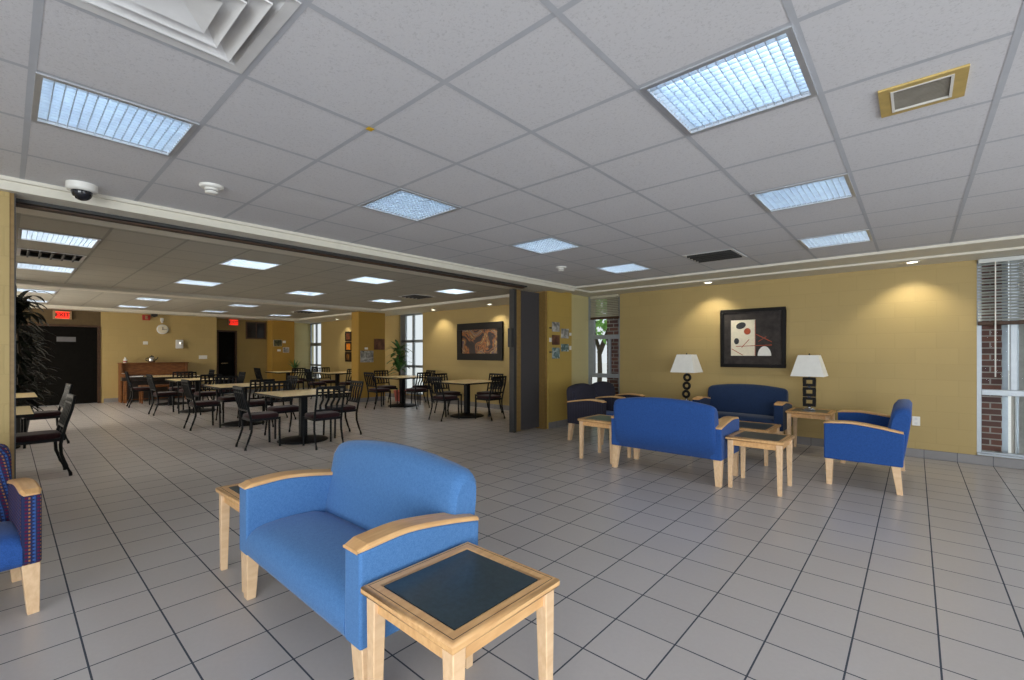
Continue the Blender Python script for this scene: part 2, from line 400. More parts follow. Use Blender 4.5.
# stub wall with the plaques and the recess beside the window, coloured paler as if window-lit
b = MB(); b.box(-5.3, 6.47, 0, -4.9, 7.2, 2.5049); b.cur = 1; b.box(-5.3, 7.2, 0, -5.0, 8.1, 2.5049)
struct(b.build('wall_stub', [M['stub'], M['wallalcove']]))
b = MB(); b.box(-5.25, 6.40, 0, -4.93, 6.4699, 2.47); struct(b.build('trim_jamb_right', M['tan']))
# near left wall (with the opening's jamb)
b = MB(); b.box(-5.1, -6.5, 0, -4.66, .018, 2.4749); struct(b.build('wall_left', M['wall']))
b = MB(); b.box(-5.1, .0181, 0, -4.668, .046, 2.4749); b.cur = 1; b.box(-4.67, .040, 0, -4.664, .0475, 2.4749)
struct(b.build('trim_jamb_left', [M['tan'], M['vent']]))
# dining room walls
b = MB(); b.box(-19, -3.6, 0, -5.1, -3.4, 2.75); struct(b.build('wall_dining_side', M['wall']))
b = MB(); b.box(XB-.2, -3.4, 0, XB, -.35, 2.48); b.box(XB-.2, 1.72, 0, XB, 4.45, 2.48); b.cur = 1; b.box(XB-.2, -.35, 2.10, XB, 1.72, 2.48)
struct(b.build('wall_far', [M['wall'], M['transom']]))
XR = -16.95
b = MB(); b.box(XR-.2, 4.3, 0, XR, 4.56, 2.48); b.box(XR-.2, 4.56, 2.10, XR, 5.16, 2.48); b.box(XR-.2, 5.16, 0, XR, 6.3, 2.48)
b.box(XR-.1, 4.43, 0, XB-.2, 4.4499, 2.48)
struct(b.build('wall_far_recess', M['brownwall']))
b = MB(); b.box(-17.75, 6.1, 0, XB, 6.85, 2.48); struct(b.build('wall_far_pier', M['ochre']))
b = MB(); b.box(-18.0, 6.85, 0, -17.72, 8.1, 2.505); struct(b.build('wall_far_alcove', M['wallalcove']))
b = MB(); b.box(-11.78, 6.45, 0, -11.4, 7.28, 2.4999); struct(b.build('column_pillar', M['ochre']))
bpy.data.objects['column_pillar'].name = 'wall_pillar'

# baseboards: grey tile cove base
def baseb(name, boxes):
    b = MB()
    for x in boxes: b.box(*x)
    struct(b.build(name, M['base'], bevel=.004))
bh = .115
baseb('baseboard_back', [(W_NEAR[1], YW-.012, 0, W_RIGHT[0], YW-.0001, bh), (W_RIGHT[0], YW-.012, 0, 4.6, YW-.0001, bh)])
baseb('baseboard_dining', [(W_FAR[1], YW-.012, 0, -5.3, YW-.0001, bh)])
baseb('baseboard_stub', [(-4.8999, 6.47, 0, -4.888, 7.2, bh), (-4.9999, 7.2, 0, -4.988, YW, bh)])
baseb('baseboard_left', [(-4.6599, -6.5, 0, -4.648, .016, bh)])
baseb('baseboard_far', [(XB+.0001, -3.4, 0, XB+.012, -.4, bh), (XB+.0001, 1.78, 0, XB+.012, 4.45, bh), (XR+.0001, 5.2, 0, XR+.012, 6.1, bh), (XB+.0001, 6.1, 0, XB+.012, 6.85, bh)])
baseb('baseboard_pillar', [(-11.3999, 6.44, 0, -11.388, 7.29, bh), (-11.79, 6.438, 0, -11.388, 6.4499, bh)])

# windows
def window(name, w, parts, blind=None, frame='alum', y=YW+.03):
    """parts: list of bars (x0,z0,x1,z1)"""
    x0, x1, z0, z1 = w; t = .045; b = MB(); g = .0002
    for (a, c, d, e) in [(x0+g, z0+g, x0+t, z1-g), (x1-t, z0+g, x1-g, z1-g), (x0+t, z0+g, x1-t, z0+t), (x0+t, z1-t, x1-t, z1-g)]+parts:
        b.box(a, y, c, d, y+.06, e)
    o = struct(b.build(name, M[frame], bevel=.004))
    b = MB(); b.box(x0+t, y+.025, z0+t, x1-t, y+.03, z1-t); b.build('glass_pane', M['glass'], o)
    b = MB(); b.box(x0+.002, y-.055, z0+.0002, x1-.002, y-.0005, z0+.025); b.build('window_sill', M['alum'], o, bevel=.004)
    if blind: pass
    return o
window('window_1', W_NEAR, [(-4.955, 1.64, -4.315, 1.72), (-4.955, .87, -4.315, .95), (-4.55, .95, -4.50, 1.64), (-4.955, .95, -4.86, 1.64), (-4.955, 1.72, -4.86, 2.46)], frame='alum')
window('window_2', W_RIGHT, [(.605, .85, 1.815, .92), (.84, .92, .90, 2.46), (1.18, .245, 1.24, .85)])
window('window_3', W_DIN, [(-11.575, 1.66, -10.525, 1.74), (-11.575, .93, -10.525, 1.0), (-11.02, .195, -10.95, 2.46), (-11.575, .195, -11.36, 2.46)])
window('window_4', W_FAR, [(-17.655, 1.62, -16.765, 1.74), (-17.655, .85, -16.765, .92), (-17.24, .395, -17.17, 2.46)])
# interior transom window in the recess wall, dark beyond
b = MB()
for (y0, z0, y1, z1) in ((5.42, 1.83, 5.46, 2.42), (6.02, 1.83, 6.06, 2.42), (5.46, 1.83, 6.02, 1.87), (5.46, 2.38, 6.02, 2.42), (5.735, 1.87, 5.76, 2.38)):
    b.box(XR+.0002, y0, z0, XR+.03, y1, z1)
o = struct(b.build('window_5', M['brownframe']))
b = MB(); b.box(XR+.0003, 5.46, 1.87, XR+.012, 6.02, 2.38); b.build('dark_pane', M['dome'], o)

# doors
def door(name, y0, y1, x, split=False):
    b = MB(); z1 = 2.0998
    b.box(x-.16, y0+.06, 0.004, x-.11, y1-.06, z1-.05)
    if split: b.box(x-.11, (y0+y1)/2-.01, .004, x-.1, (y0+y1)/2+.01, z1-.05)
    o = struct(b.build(name, M['darkdoor']))
    f = MB(); f.box(x-.18, y0+.0002, .0005, x+.015, y0+.06, z1); f.box(x-.18, y1-.06, .0005, x+.015, y1-.0002, z1); f.box(x-.18, y0+.06, z1-.05, x+.015, y1-.06, z1)
    f.build('door_frame', M['brownframe'], o)
    h = MB(); h.box(x-.1099, y0+.15, 1.0, x-.06, y0+.35, 1.03); h.build('door_handle', M['chrome'], o)
    return o
door('door_1', -.35, 1.72, XB, True); door('door_2', 4.56, 5.16, XR)
b = MB(); b.box(XB-.11+.0002, .88, 1.655, XB-.098, 1.24, 1.78); tag(b.build('door_sign', M['vent2']), 'small grey nameplate on the dark double door at the far left', 'sign')

# exterior
b = MB(); b.box(-40, 8.12, -.35, 20, 60, -.25); struct(b.build('exterior_ground', M['ground']))
def pier(name, x0, x1, y1=8.9):
    b = MB(); b.box(x0, 8.11, -.25, x1, y1, 3.2); return struct(b.build(name, M['brick']))
pier('exterior_brick_pier', -4.66, -4.0); pier('exterior_brick_pier_right', .44, .79, 8.32)
b = MB(); b.box(.80, 8.3, -.25, .86, 8.36, 3.2); b.box(.93, 8.3, -.25, .95, 8.4, 3.2); struct(b.build('exterior_downpipe_trim', M['alum']))
b = MB(); b.box(.95, 8.7, -.25, 4, 8.9, 3.4); struct(b.build('exterior_wall', M['concrete']))
tr = thing('street_tree', 'leafy green tree outside the window behind the dark striped chairs', 'tree', (-7.78, 13.0, -.25))
b = MB(); b.tube([(0,0,0),(.05,0,1.0),(.0,.05,1.7),(-.35,.1,2.6)], [.09,.08,.07,.05], 8); b.tube([(.0,.05,1.6),(.3,0,2.2),(.55,0,3)], [.09,.07,.04], 8); b.build('trunk', M['bark'], tr)
def leafcloud(cx, cy, cz, rx, ry, rz, n, s):
    b = MB()
    for k in range(n):
        while True:
            p = Vector((random.uniform(-1,1), random.uniform(-1,1), random.uniform(-1,1)))
            if p.length < 1: break
        p = Vector((cx+p.x*rx, cy+p.y*ry, cz+p.z*rz))
        a = Vector((random.uniform(-1,1), random.uniform(-1,1), random.uniform(-1,1))).normalized()
        c = a.cross(Vector((random.uniform(-1,1), random.uniform(-1,1), random.uniform(-1,1)))).normalized()
        q = s*random.uniform(.6, 1.3)
        b.add([p-a*q, p+c*q*.45, p+a*q, p-c*q*.45], [(0,1,2,3)])
    return b
leafcloud(0, 0, 3.0, 1.9, 1.6, 1.1, 800, .16).build('crown', M['treeleaf'], tr)

# ------------------------------------------------------------------ blinds
def blind(x0, x1, z0, z1, label, m, wand, pitch=.04, tilt=.012):
    t = thing('window_blind', label, 'blind', ((x0+x1)/2, YW-.03, z1)); w = (x1-x0)/2
    b = MB(); b.box(-w, -.03, -.05, w, .03, -.0005); b.build('head_rail', M[m], t, bevel=.003)
    b = MB(); z = -.07
    while z > z0-z1+.05:
        b.add([(-w, -.022, z-tilt), (w, -.022, z-tilt), (w, .022, z+tilt), (-w, .022, z+tilt)], [(0,1,2,3)]); z -= pitch
    b.build('slats', M[m], t)
    b = MB(); b.box(-w, -.028, z0-z1, w, .028, z0-z1+.045); b.build('bottom_rail', M['brownframe'], t, bevel=.004)
    if wand:
        b = MB(); b.tube([(-w+.14, -.045, -.05), (-w+.14, -.05, z0-z1-.62)], .007, 6); b.build('wand', M['white'], t)
    return t
blind(W_NEAR[0]+.10, W_NEAR[1]-.01, 2.03, 2.5, 'cream half-raised slat blind on the window behind the dark striped chairs', 'blind', False, .034, .0165)
blind(W_RIGHT[0]+.01, W_RIGHT[1]-.01, 1.70, 2.5, 'grey half-raised slat blind with a white wand at the right-hand window', 'blindgrey', True, .037, .011)

# ------------------------------------------------------------------ ceiling fixtures
def make_troffer(name, tube, label, loc, group):
    t = thing(name, label, 'ceiling light', loc, 0, group)
    a, c = .295, .2925; ia, ic = .272, .270
    b = MB(); zt = .075
    for (x0, y0, x1, y1) in ((-a, -c, a, -ic), (-a, ic, a, c), (-a, -ic, -ia, ic), (ia, -ic, a, ic)):
        b.box(x0, y0, -.008, x1, y1, .004)
    b.cur = 1
    for (x0, y0, x1, y1) in ((-a, -c, a, -ic-.012), (-a, ic+.012, a, c), (-a, -ic, -ia-.012, ic), (ia+.012, -ic, a, ic)):
        b.box(x0, y0, .004, x1, y1, zt)
    b.build('frame', [M['steel'], M['housing']], t)
    b = MB(); n = 15
    for k in range(1, n):
        x = -ia+2*ia*k/n; b.frustum((x, 0, -.002), .003, 2*ic, (x, 0, .032), .008, 2*ic)
        y = -ic+2*ic*k/n; b.frustum((0, y, -.0025), 2*ia, .003, (0, y, .032), 2*ia, .008)
    b.build('louver', M['louver'], t)
    b = MB(); b.box(-ia-.01, -ic-.01, .05, ia+.01, ic+.01, .06); b.build('diffuser', M[tube], t)
    return t
lt_labels = {(-5,0): 'square louvred ceiling light nearest the black dome camera', (-5,3): 'bluish square louvred ceiling light in mid lounge ceiling, beside the yellow tag',
 (-5,6): 'dim blue louvred ceiling light, third along from the dome camera', (-5,9): 'small bright louvred ceiling light nearest the grey folding wall',
 (-1,3): 'largest louvred ceiling light, level with the yellow-framed grille', (-1,6): 'white louvred ceiling light, second along from the yellow-framed grille', (-1,9): 'white louvred ceiling light nearest the wall with the framed art'}
g = 'louvred lights in the lounge ceiling'
base = None
for i, j in LOUNGE_LIGHTS:
    loc = (cellx(i)+GXS/2, celly(j)+GYS/2, H)
    if base is None: base = make_troffer('ceiling_light', 'tube', lt_labels[(i, j)], loc, g)
    else: dup(base, loc, 0, lt_labels[(i, j)])
rown = ['first row beyond the ceiling track', 'second row beyond the ceiling track', 'third row, past the ceiling beam', 'last row, above the piano end']
coln = ['leftmost', 'second from the left', 'third from the left', 'rightmost']
base = None
for r, x in enumerate(DIN1+DIN2):
    for c, j in enumerate(DROWS):
        loc = (x+.305, celly(j)+GYS/2, H); lab = 'dining ceiling light in the %s, %s there' % (rown[r], coln[c])
        if base is None: base = make_troffer('dining_ceiling_light', 'tubewarm', lab, loc, 'louvred lights in the dining ceiling')
        else: dup(base, loc, 0, lab)
# square air diffuser (nested pyramids) top left
i, j, _ = VENTS_L[0]
t = thing('air_diffuser', 'large white square air diffuser with nested pyramids, by the dome camera light', 'air vent', (cellx(i)+GXS/2, celly(j)+GYS/2, H))
b = MB()
def ringframe(b, r0, z0, r1, z1):
    p = [(-r0,-r0,z0),(r0,-r0,z0),(r0,r0,z0),(-r0,r0,z0)]; q = [(-r1,-r1,z1),(r1,-r1,z1),(r1,r1,z1),(-r1,r1,z1)]
    b.add(p+q, [(0,1,5,4),(1,2,6,5),(2,3,7,6),(3,0,4,7)])
ringframe(b, .292, -.004, .255, .0); ringframe(b, .255, .0, .235, .05); ringframe(b, .292, -.004, .292, .05); b.add([(-.292,-.292,.05),(.292,-.292,.05),(.292,.292,.05),(-.292,.292,.05)], [(0,1,2,3)])
b.build('frame', M['offwhite'], t)
for r in (.225, .165):
    b = MB(); ringframe(b, r, -.012, r-.045, .03); ringframe(b, r, -.012, r+.001, -.006); b.build('ring', M['offwhite'], t)
b = MB(); b.add([(-.11,-.11,-.012),(.11,-.11,-.012),(.11,.11,-.012),(-.11,.11,-.012),(0,0,.03)], [(0,1,4),(1,2,4),(2,3,4),(3,0,4)]); b.build('center_cone', M['offwhite'], t)
def slotvent(label, loc, group=None):
    t = thing('air_vent', label, 'air vent', loc, 0, group)
    b = MB(); a = .29
    for (x0, y0, x1, y1) in ((-a,-a,a,-.26),(-a,.26,a,a),(-a,-.26,-.26,.26),(.26,-.26,a,.26)): b.box(x0, y0, -.006, x1, y1, .004)
    b.build('frame', M['offwhite'], t)
    b = MB(); b.box(-a, -a, .05, a, a, .06); b.box(-a, -a, .0045, -.27, a, .05); b.box(.27, -a, .0045, a, a, .05); b.box(-.27, -a, .0045, .27, -.27, .05); b.box(-.27, .27, .0045, .27, a, .05); b.build('backing', M['vent'], t)
    b = MB()
    for k in range(5): y = -.2+.1*k; b.box(-.26, y-.008, -.02, .26, y+.008, .03)
    b.build('louver', M['vent'], t); return t
i, j, _ = VENTS_L[1]
slotvent('dark slotted air vent in the lounge ceiling above the far couch', (cellx(i)+GXS/2, celly(j)+GYS/2, H))
for (x, j), lab in zip(DVENT, ('dark slotted vent in the dining ceiling at far left, between two lights', 'dark slotted vent in the dining ceiling before the tall bright window', 'small dark slotted vent in the far dining ceiling')):
    slotvent(lab, (x+.305, celly(j)+GYS/2, H))
# yellow framed grille
t = thing('return_grille', 'small grey grille with yellowed frame in the lounge ceiling', 'air vent', (.02, 2.79, H))
b = MB(); a = .148
for (x0, y0, x1, y1) in ((-a,-a,a,-.115),(-a,.115,a,a),(-a,-.115,-.105,.115),(.105,-.115,a,.115)): b.box(x0, y0, -.010, x1, y1, -.0005)
b.build('frame', M['yellowed'], t)
b = MB()
for (x0, y0, x1, y1) in ((-.105,-.115,.105,-.105),(-.105,.105,.105,.115),(-.105,-.105,-.095,.105),(.095,-.105,.105,.105)): b.box(x0, y0, -.012, x1, y1, -.001)
b.build('inner_rim', M['white'], t)
b = MB(); b.box(-.095, -.105, -.004, .095, .105, -.0006)
for k in range(14): y = -.1+.0145*k; b.box(-.095, y, -.008, .095, y+.005, -.004)
b.build('grille', M['grille'], t)
# dome camera, detectors, tag
t = thing('ceiling_camera', 'white ceiling dome camera with a smoked black globe', 'security camera', (-4.40, .36, H-.0005))
b = MB(); b.lathe([(.085, 0), (.085, -.035), (.078, -.05), (.06, -.052)], n=28); b.build('housing', M['white'], t)
b = MB(); b.lathe([(.058, -.045)]+[(.058*math.cos(a), -.055-.06*math.sin(a)) for a in [k*PI/16 for k in range(0, 8)]]+[(.004, -.116)], n=28); b.build('globe', M['dome'], t)
def detector(loc, label):
    t = thing('smoke_detector', label, 'smoke detector', loc)
    b = MB(); b.lathe([(.075, 0), (.075, -.012), (.066, -.018), (.045, -.022)], n=28); b.build('base', M['white'], t)
    b = MB(); b.lathe([(.042, -.02), (.042, -.036), (.04, -.036)], n=24); b.cur = 1; b.lathe([(.036, -.036), (.036, -.042)], n=24); b.cur = 0; b.lathe([(.042, -.042), (.040, -.052), (.02, -.056), (.004, -.057)], n=24)
    b.build('sensor_head', [M['white'], M['vent']], t); return t
d0 = detector((-3.75, .98, H-.0005), 'white round smoke detector near the dome camera light')
dup(d0, (-3.68, 5.15, H-.0005), 0, 'small white smoke detector near the grey folding wall')
b = MB(); b.box(-.016, -.016, -.003, .016, .016, 0); tag(b.build('ceiling_tag', M['yellowtag'], loc=(cellx(-3), celly(2), H-.0055)), 'tiny yellow tag at a crossing of the ceiling grid', 'tag')
# downlights in the soffits
def downlight(loc, label):
    t = thing('downlight', label, 'downlight', loc, 0, 'recessed downlights along the soffit')
    b = MB(); b.lathe([(.075, -.0005), (.075, -.008), (.055, -.010), (.052, -.002)], n=28); b.build('trim_ring', M['white'], t)
    b = MB(); b.lathe([(.051, -.003), (.051, -.006), (.002, -.0065)], n=24); b.build('lamp', M['spot'], t); return t
DL = [((-2.5, 7.56), 'recessed downlight above the framed abstract art'), ((-.03, 7.56), 'recessed downlight over the bare wall at right'),
      ((-7.45, 7.56), 'recessed downlight over the right end of the dining painting'), ((-9.55, 7.56), 'recessed downlight between the dining painting and tall window'), ((-14.65, 7.5), 'recessed downlight over the column of three small pictures'), ((-12.9, 7.5), 'recessed downlight hidden just past the ochre pillar')]
d0 = None
for (x, y), lab in DL:
    if d0 is None: d0 = downlight((x, y, 2.505), lab)
    else: dup(d0, (x, y, 2.505), 0, lab)

# ------------------------------------------------------------------ folding partition
t = thing('folding_partition', 'folded dark grey cloth partition wall standing in the opening', 'partition', (-5.15, 6.08, 0))
b = MB(); b.box(-.02, -.19, .03, .10, .315, 2.44); b.build('cloth_panel', M['partition'], t, bevel=.01)
b = MB(); b.box(-.02, -.29, .02, .095, -.1905, 2.445); b.build('wood_edge', M['tan'], t, bevel=.004)
b = MB(); b.box(-.02, -.36, .012, .09, -.2905, 2.45); b.build('black_post', M['vent'], t, bevel=.004)
b = MB(); b.box(.0, -.42, 1.46, .08, -.3605, 1.78); b.build('latch', M['vent'], t, bevel=.006)

# ------------------------------------------------------------------ seating
def seat_group(name, label, cat, loc, rz, W, shell, seatm, n=1, D=.66, bt=.815, at=.116, group=None):
    t = thing(name, label, cat, loc, rz, group)
    hd = D/2; zb = .268
    def topz(s):   # arm top along its length, s = 0 front .. 1 rear
        return .632+.016*math.sin(min(1, s/.45)*PI/2)-.062*max(0, (s-.30)/.70)**1.4
    ns = 14; xs = [-W/2+at/2+(W-at)*k/n for k in range(n+1)]
    for x in xs:
        prof = [(-hd, zb)]+[(-hd+D*.97*k/ns, topz(k/ns)) for k in range(ns+1)]+[(hd-.03, zb)]
        b = MB(); b.prism(prof, 'x', x-at/2, x+at/2)
        arm = b.build('armrest', M[shell], t, bevel=.012, seg=3, ang=40)
        b = MB(); rings = []
        for k in range(ns+1):
            s = -.012+1.0*k/ns; y = -hd+D*.97*s; z = topz(max(0, s)); w = at/2+.003; h = .020
            if k == 0: h = .010; w -= .010; z -= .004
            if k == ns: h = .018
            rings.append([(x-w, y, z+.0005), (x-w, y, z+h*.6), (x-w+.010, y, z+h), (x+w-.010, y, z+h), (x+w, y, z+h*.6), (x+w, y, z+.0005)])
        b.loft(rings, True, True, False); b.build('arm_cap', M['maple'], arm, bevel=.002, seg=1)
        if abs(x) < W/2-.2: continue
        sx = 1 if x > 0 else -1
        for fy in (-1, 1):
            y1 = -hd+.045 if fy < 0 else hd-.085
            b = MB(); lw = min(.085, at-.006); xo = x+sx*(at/2-lw/2-.004)
            y0 = y1+(.0 if fy < 0 else .03)
            b.frustum((xo+sx*lw*.15, y0, 0), lw*.66, .046, (xo, y1, zb), lw, .068); b.build('leg', M['maplepale'], t, bevel=.004)
    # seat cushions
    for k in range(n):
        x0 = xs[k]+at/2-.004; x1 = xs[k+1]-at/2+.004
        b = MB(); pr = []
        for (y, z) in [(-hd+.006, .240), (-hd-.004, .29), (-hd-.004, .36), (-hd+.018, .402), (-hd+.08, .430), (-hd+.25, .436), (hd-.15, .424), (hd-.10, .240)]: pr.append((y, z))
        rings = []
        for q, (f, dz) in enumerate([(0, -.008), (.02, .0), (.12, .004), (.5, .010), (.88, .004), (.98, .0), (1, -.008)]):
            x = x0+(x1-x0)*f; rings.append([(x, y, z+(dz if .3 < z else 0)) for (y, z) in pr])
        b.loft(rings, True, True, True); o = b.build('seat', M[seatm], t)
        m = o.modifiers.new('s', 'SUBSURF'); m.levels = 1; m.render_levels = 1
    # backs
    for k in range(n):
        if n == 1: x0, x1 = -W/2+.055, W/2-.055
        else: x0 = -W/2+.05 if k == 0 else xs[k]+.008; x1 = W/2-.05 if k == n-1 else xs[k+1]-.008
        rings = []; st = [0, .012, .04, .12, .25, .4, .5, .6, .75, .88, .96, .988, 1]
        for f in st:
            x = x0+(x1-x0)*f; e = 2*f-1
            arch = .056*(1-abs(e)**2.2); shrink = 1.0 if .03 < f < .97 else (.80 if f in (0, 1) else .93)
            zt = bt+arch-(0 if .03 < f < .97 else (.035 if f in (0, 1) else .012))
            c = hd-.06   # mid depth
            prof = [(hd-.035, .27), (hd+.0, .50), (hd+.028, zt-.10), (hd+.030, zt-.04), (hd+.008, zt-.006), (hd-.035, zt), (hd-.085, zt-.012), (hd-.118, zt-.06), (hd-.135, zt-.14), (hd-.185, .46), (hd-.20, .34), (hd-.15, .27)]
            rings.append([(x, c+(y-c)*shrink, z) for (y, z) in prof])
        b = MB(); b.loft(rings, True, True, True); b.build('backrest', M[shell], t, bevel=0)
    return t
seat_group('loveseat', 'brightly lit blue loveseat with pale wood arms nearest the camera', 'loveseat', (-2.165, 1.180, 0), 0, 1.29, 'blue', 'blue', 1, .63, .797)
seat_group('loveseat', 'royal blue loveseat seen from behind in the middle of the lounge', 'loveseat', (-2.09, 5.125, 0), PI, 1.25, 'bluedeep', 'bluedeep')
seat_group('loveseat', 'royal blue loveseat seen side-on at the right, facing left', 'loveseat', (-.386, 6.33, 0), -PI/2, 1.26, 'bluedeep', 'bluedeep')
seat_group('loveseat', 'dimly lit blue loveseat against the wall under the framed art', 'loveseat', (-2.0, 7.53, 0), 0, 1.25, 'navy', 'navy')
seat_group('two_seat_chair', 'charcoal striped two-seat chair with three wood arms by the narrow window', 'chair', (-3.765, 6.55, 0), PI/2, 1.40, 'charcoal', 'bluedeep', 2)
seat_group('armchair', 'multicolour patterned armchair with blue seat, cut off at the left edge', 'armchair', (-3.73, -.220, 0), PI/2+.09, .64, 'pattern', 'bluedeep', 1, .66, .815, .075)

# ------------------------------------------------------------------ end tables
def end_table(name, label, loc, w, d, h, inset='inset', group=None):
    t = thing(name, label, 'table', loc, 0, group)
    fw = .058; th = .034
    b = MB()
    def side(p0, p1, q0, q1):   # mitred frame member
        b.add([p0+(h-th,), p1+(h-th,), q1+(h-th,), q0+(h-th,), p0+(h,), p1+(h,), q1+(h,), q0+(h,)], [(3,2,1,0),(4,5,6,7),(0,1,5,4),(1,2,6,5),(2,3,7,6),(3,0,4,7)])
    X, Y = w/2, d/2; x, y = X-fw, Y-fw
    for a in ([(-X,-Y),(X,-Y),(-x,-y),(x,-y)], [(X,-Y),(X,Y),(x,-y),(x,y)], [(X,Y),(-X,Y),(x,y),(-x,y)], [(-X,Y),(-X,-Y),(-x,y),(-x,-y)]): side(*a)
    o = b.build('top_frame', M['maple'], t, bevel=.010, seg=3)
    b = MB(); e = .020; q = .0012
    for (x0, y0, x1, y1) in ((-X+e,-Y+e-q,X-e,-Y+e+q),(-X+e,Y-e-q,X-e,Y-e+q),(-X+e-q,-Y+e,-X+e+q,Y-e),(X-e-q,-Y+e,X-e+q,Y-e)): b.box(x0, y0, h-.002, x1, y1, h+.0004)
    b.build('routed_line', M['brownframe'], o)
    b = MB(); b.box(-x+.001, -y+.001, h-.03, x-.001, y-.001, h-.0025); b.build('inset_panel', M[inset], t)
    b = MB(); a = .03; k = .018
    for bx in ((-X+a,-Y+a,X-a,-Y+a+k), (-X+a,Y-a-k,X-a,Y-a), (-X+a,-Y+a+k,-X+a+k,Y-a-k), (X-a-k,-Y+a+k,X-a,Y-a-k)): b.box(bx[0], bx[1], h-th-.055, bx[2], bx[3], h-th+.0)
    b.build('apron', M['maple'], t)
    for sx in (-1, 1):
        for sy in (-1, 1):
            b = MB(); lx_, ly_ = sx*(X-.040), sy*(Y-.040)
            b.frustum((lx_+sx*.004, ly_+sy*.004, 0), .036, .036, (lx_, ly_, h-th), .052, .052); b.build('leg', M['maplepale'], t, bevel=.004)
    return t
end_table('end_table', 'maple end table with dark teal top, nearest the camera', (-1.245, 1.118, 0), .505, .525, .526)
end_table('end_table', 'maple end table half hidden behind the brightly lit blue loveseat', (-3.062, 1.145, 0), .47, .525, .52)
end_table('end_table', 'maple end table at the right arm of the rear-facing blue loveseat', (-1.185, 5.14, 0), .515, .525, .52)
end_table('end_table', 'maple end table with green top beside the rear-facing loveseat, left end', (-3.005, 5.19, 0), .515, .525, .52, 'insetgreen')
end_table('lamp_table', 'maple table holding the lamp with square links', (-1.08, 7.42, 0), .52, .50, .57)
end_table('lamp_table', 'maple table holding the lamp with round rings', (-2.92, 7.42, 0), .52, .50, .57)
end_table('coffee_table', 'low wide maple coffee table with dark top before the dimly lit loveseat', (-1.80, 6.42, 0), .98, .66, .43)

# ------------------------------------------------------------------ lamps
def lamp(label, loc, kind):
    t = thing('table_lamp', label, 'lamp', loc)
    b = MB(); b.box(-.075, -.05, .0, .075, .05, .014); b.box(-.05, -.035, .014, .05, .035, .028); b.lathe([(.02, .028), (.02, .05)], n=16)
    b.build('base', M['chrome'], t, bevel=.003)
    z = .05; zc = []
    for k in range(3):
        if kind == 'ring':
            b = MB(); b.torus(((k-1)*.009, 0, z+.068), .048, .021, 'xz', 28, 10); b.build('ring_link', M['blackwood'], t); z += .136
        else:
            b = MB()
            for (x0, z0, x1, z1) in ((-.075, z, .075, z+.036), (-.075, z+.092, .075, z+.128), (-.075, z+.036, -.038, z+.092), (.038, z+.036, .075, z+.092)): b.box(x0, -.025, z0, x1, .025, z1)
            b.build('square_link', M['blackwood'], t, bevel=.003); z += .128
            if k < 2:
                b = MB(); b.box(-.02, -.02, z, .02, .02, z+.010); b.build('spacer', M['chrome'], t); z += .010
    b = MB(); b.lathe([(.012, z-.002), (.012, z+.05), (.02, z+.05), (.02, z+.11)], n=12); b.build('socket', M['chrome'], t)
    z += .018
    hb, ht, hh = .196, .118, .29
    b = MB(); w = .004
    for (r0, r1) in ((hb, ht), (hb-w, ht-w)):
        p = [(-r0,-r0,z),(r0,-r0,z),(r0,r0,z),(-r0,r0,z)]; q = [(-r1,-r1,z+hh),(r1,-r1,z+hh),(r1,r1,z+hh),(-r1,r1,z+hh)]
        b.add(p+q, [(0,1,5,4),(1,2,6,5),(2,3,7,6),(3,0,4,7)], False)
    b.add([(-ht,-ht,z+hh),(ht,-ht,z+hh),(ht,ht,z+hh),(-ht,ht,z+hh)], [(0,1,2,3)], False)
    b.build('lamp_shade', M['shade'], t)
    b = MB(); b.lathe([(.006, z+hh), (.012, z+hh+.01), (.004, z+hh+.025)], n=10); b.build('finial', M['blackwood'], t)
    return t
lamp('table lamp of three black square links under a white shade', (-1.10, 7.44, .571), 'square')
lamp('table lamp of three black round rings under a white shade', (-2.80, 7.44, .571), 'ring')

# ------------------------------------------------------------------ wall art etc.
def ellipse(b, cx, cz, rx, rz, y, n=24, rot=0, half=False):
    pts = []
    for k in range(n+1 if half else n):
        a = (PI*k/n) if half else 2*PI*k/n
        u, v = rx*math.cos(a), rz*math.sin(a); pts.append((cx+u*math.cos(rot)-v*math.sin(rot), y, cz+u*math.sin(rot)+v*math.cos(rot)))
    b.add(pts, [tuple(range(len(pts)))], False)
def bar2(b, x0, z0, x1, z1, w, y):
    d = Vector((x1-x0, 0, z1-z0)).normalized(); n = Vector((-d.z, 0, d.x))*w/2; p, q = Vector((x0, y, z0)), Vector((x1, y, z1))
    b.add([p-n, q-n, q+n, p+n], [(0,1,2,3)], False)
def frameY(t, w, h, fw, dep, m='blackwood'):
    b = MB(); X, Z = w/2, h/2
    for (x0, z0, x1, z1) in ((-X,-Z,X,-Z+fw),(-X,Z-fw,X,Z),(-X,-Z+fw,-X+fw,Z-fw),(X-fw,-Z+fw,X,Z-fw)): b.box(x0, -dep, z0, x1, -.0005, z1)
    b.build('picture_frame', M[m], t, bevel=.006)
t = thing('framed_art', 'black framed abstract of cream panel, ovals and lines above the dimly lit loveseat', 'picture', (-1.94, YW, 1.60))
w, h = .94, .94; frameY(t, w, h, .055, .04)
b = MB(); b.box(-.415, -.02, -.415, .415, -.001, .415); b.build('mat_board', M['matboard'], t)
b = MB(); s = [('cream', 0), ('charc', 1), ('rust', 2), ('white', 3)]
X = lambda u: -.47+.94*u; Zc = lambda v: .47-.94*v     # picture fractions
b.cur = 0; b.add([(X(.17), -.021, Zc(.80)), (X(.555), -.021, Zc(.80)), (X(.555), -.021, Zc(.19)), (X(.17), -.021, Zc(.19))], [(0,1,2,3)])
b.cur = 1; ellipse(b, X(.33), Zc(.285), .075, .052, -.0225, rot=.35); ellipse(b, X(.26), Zc(.55), .038, .05, -.0225)
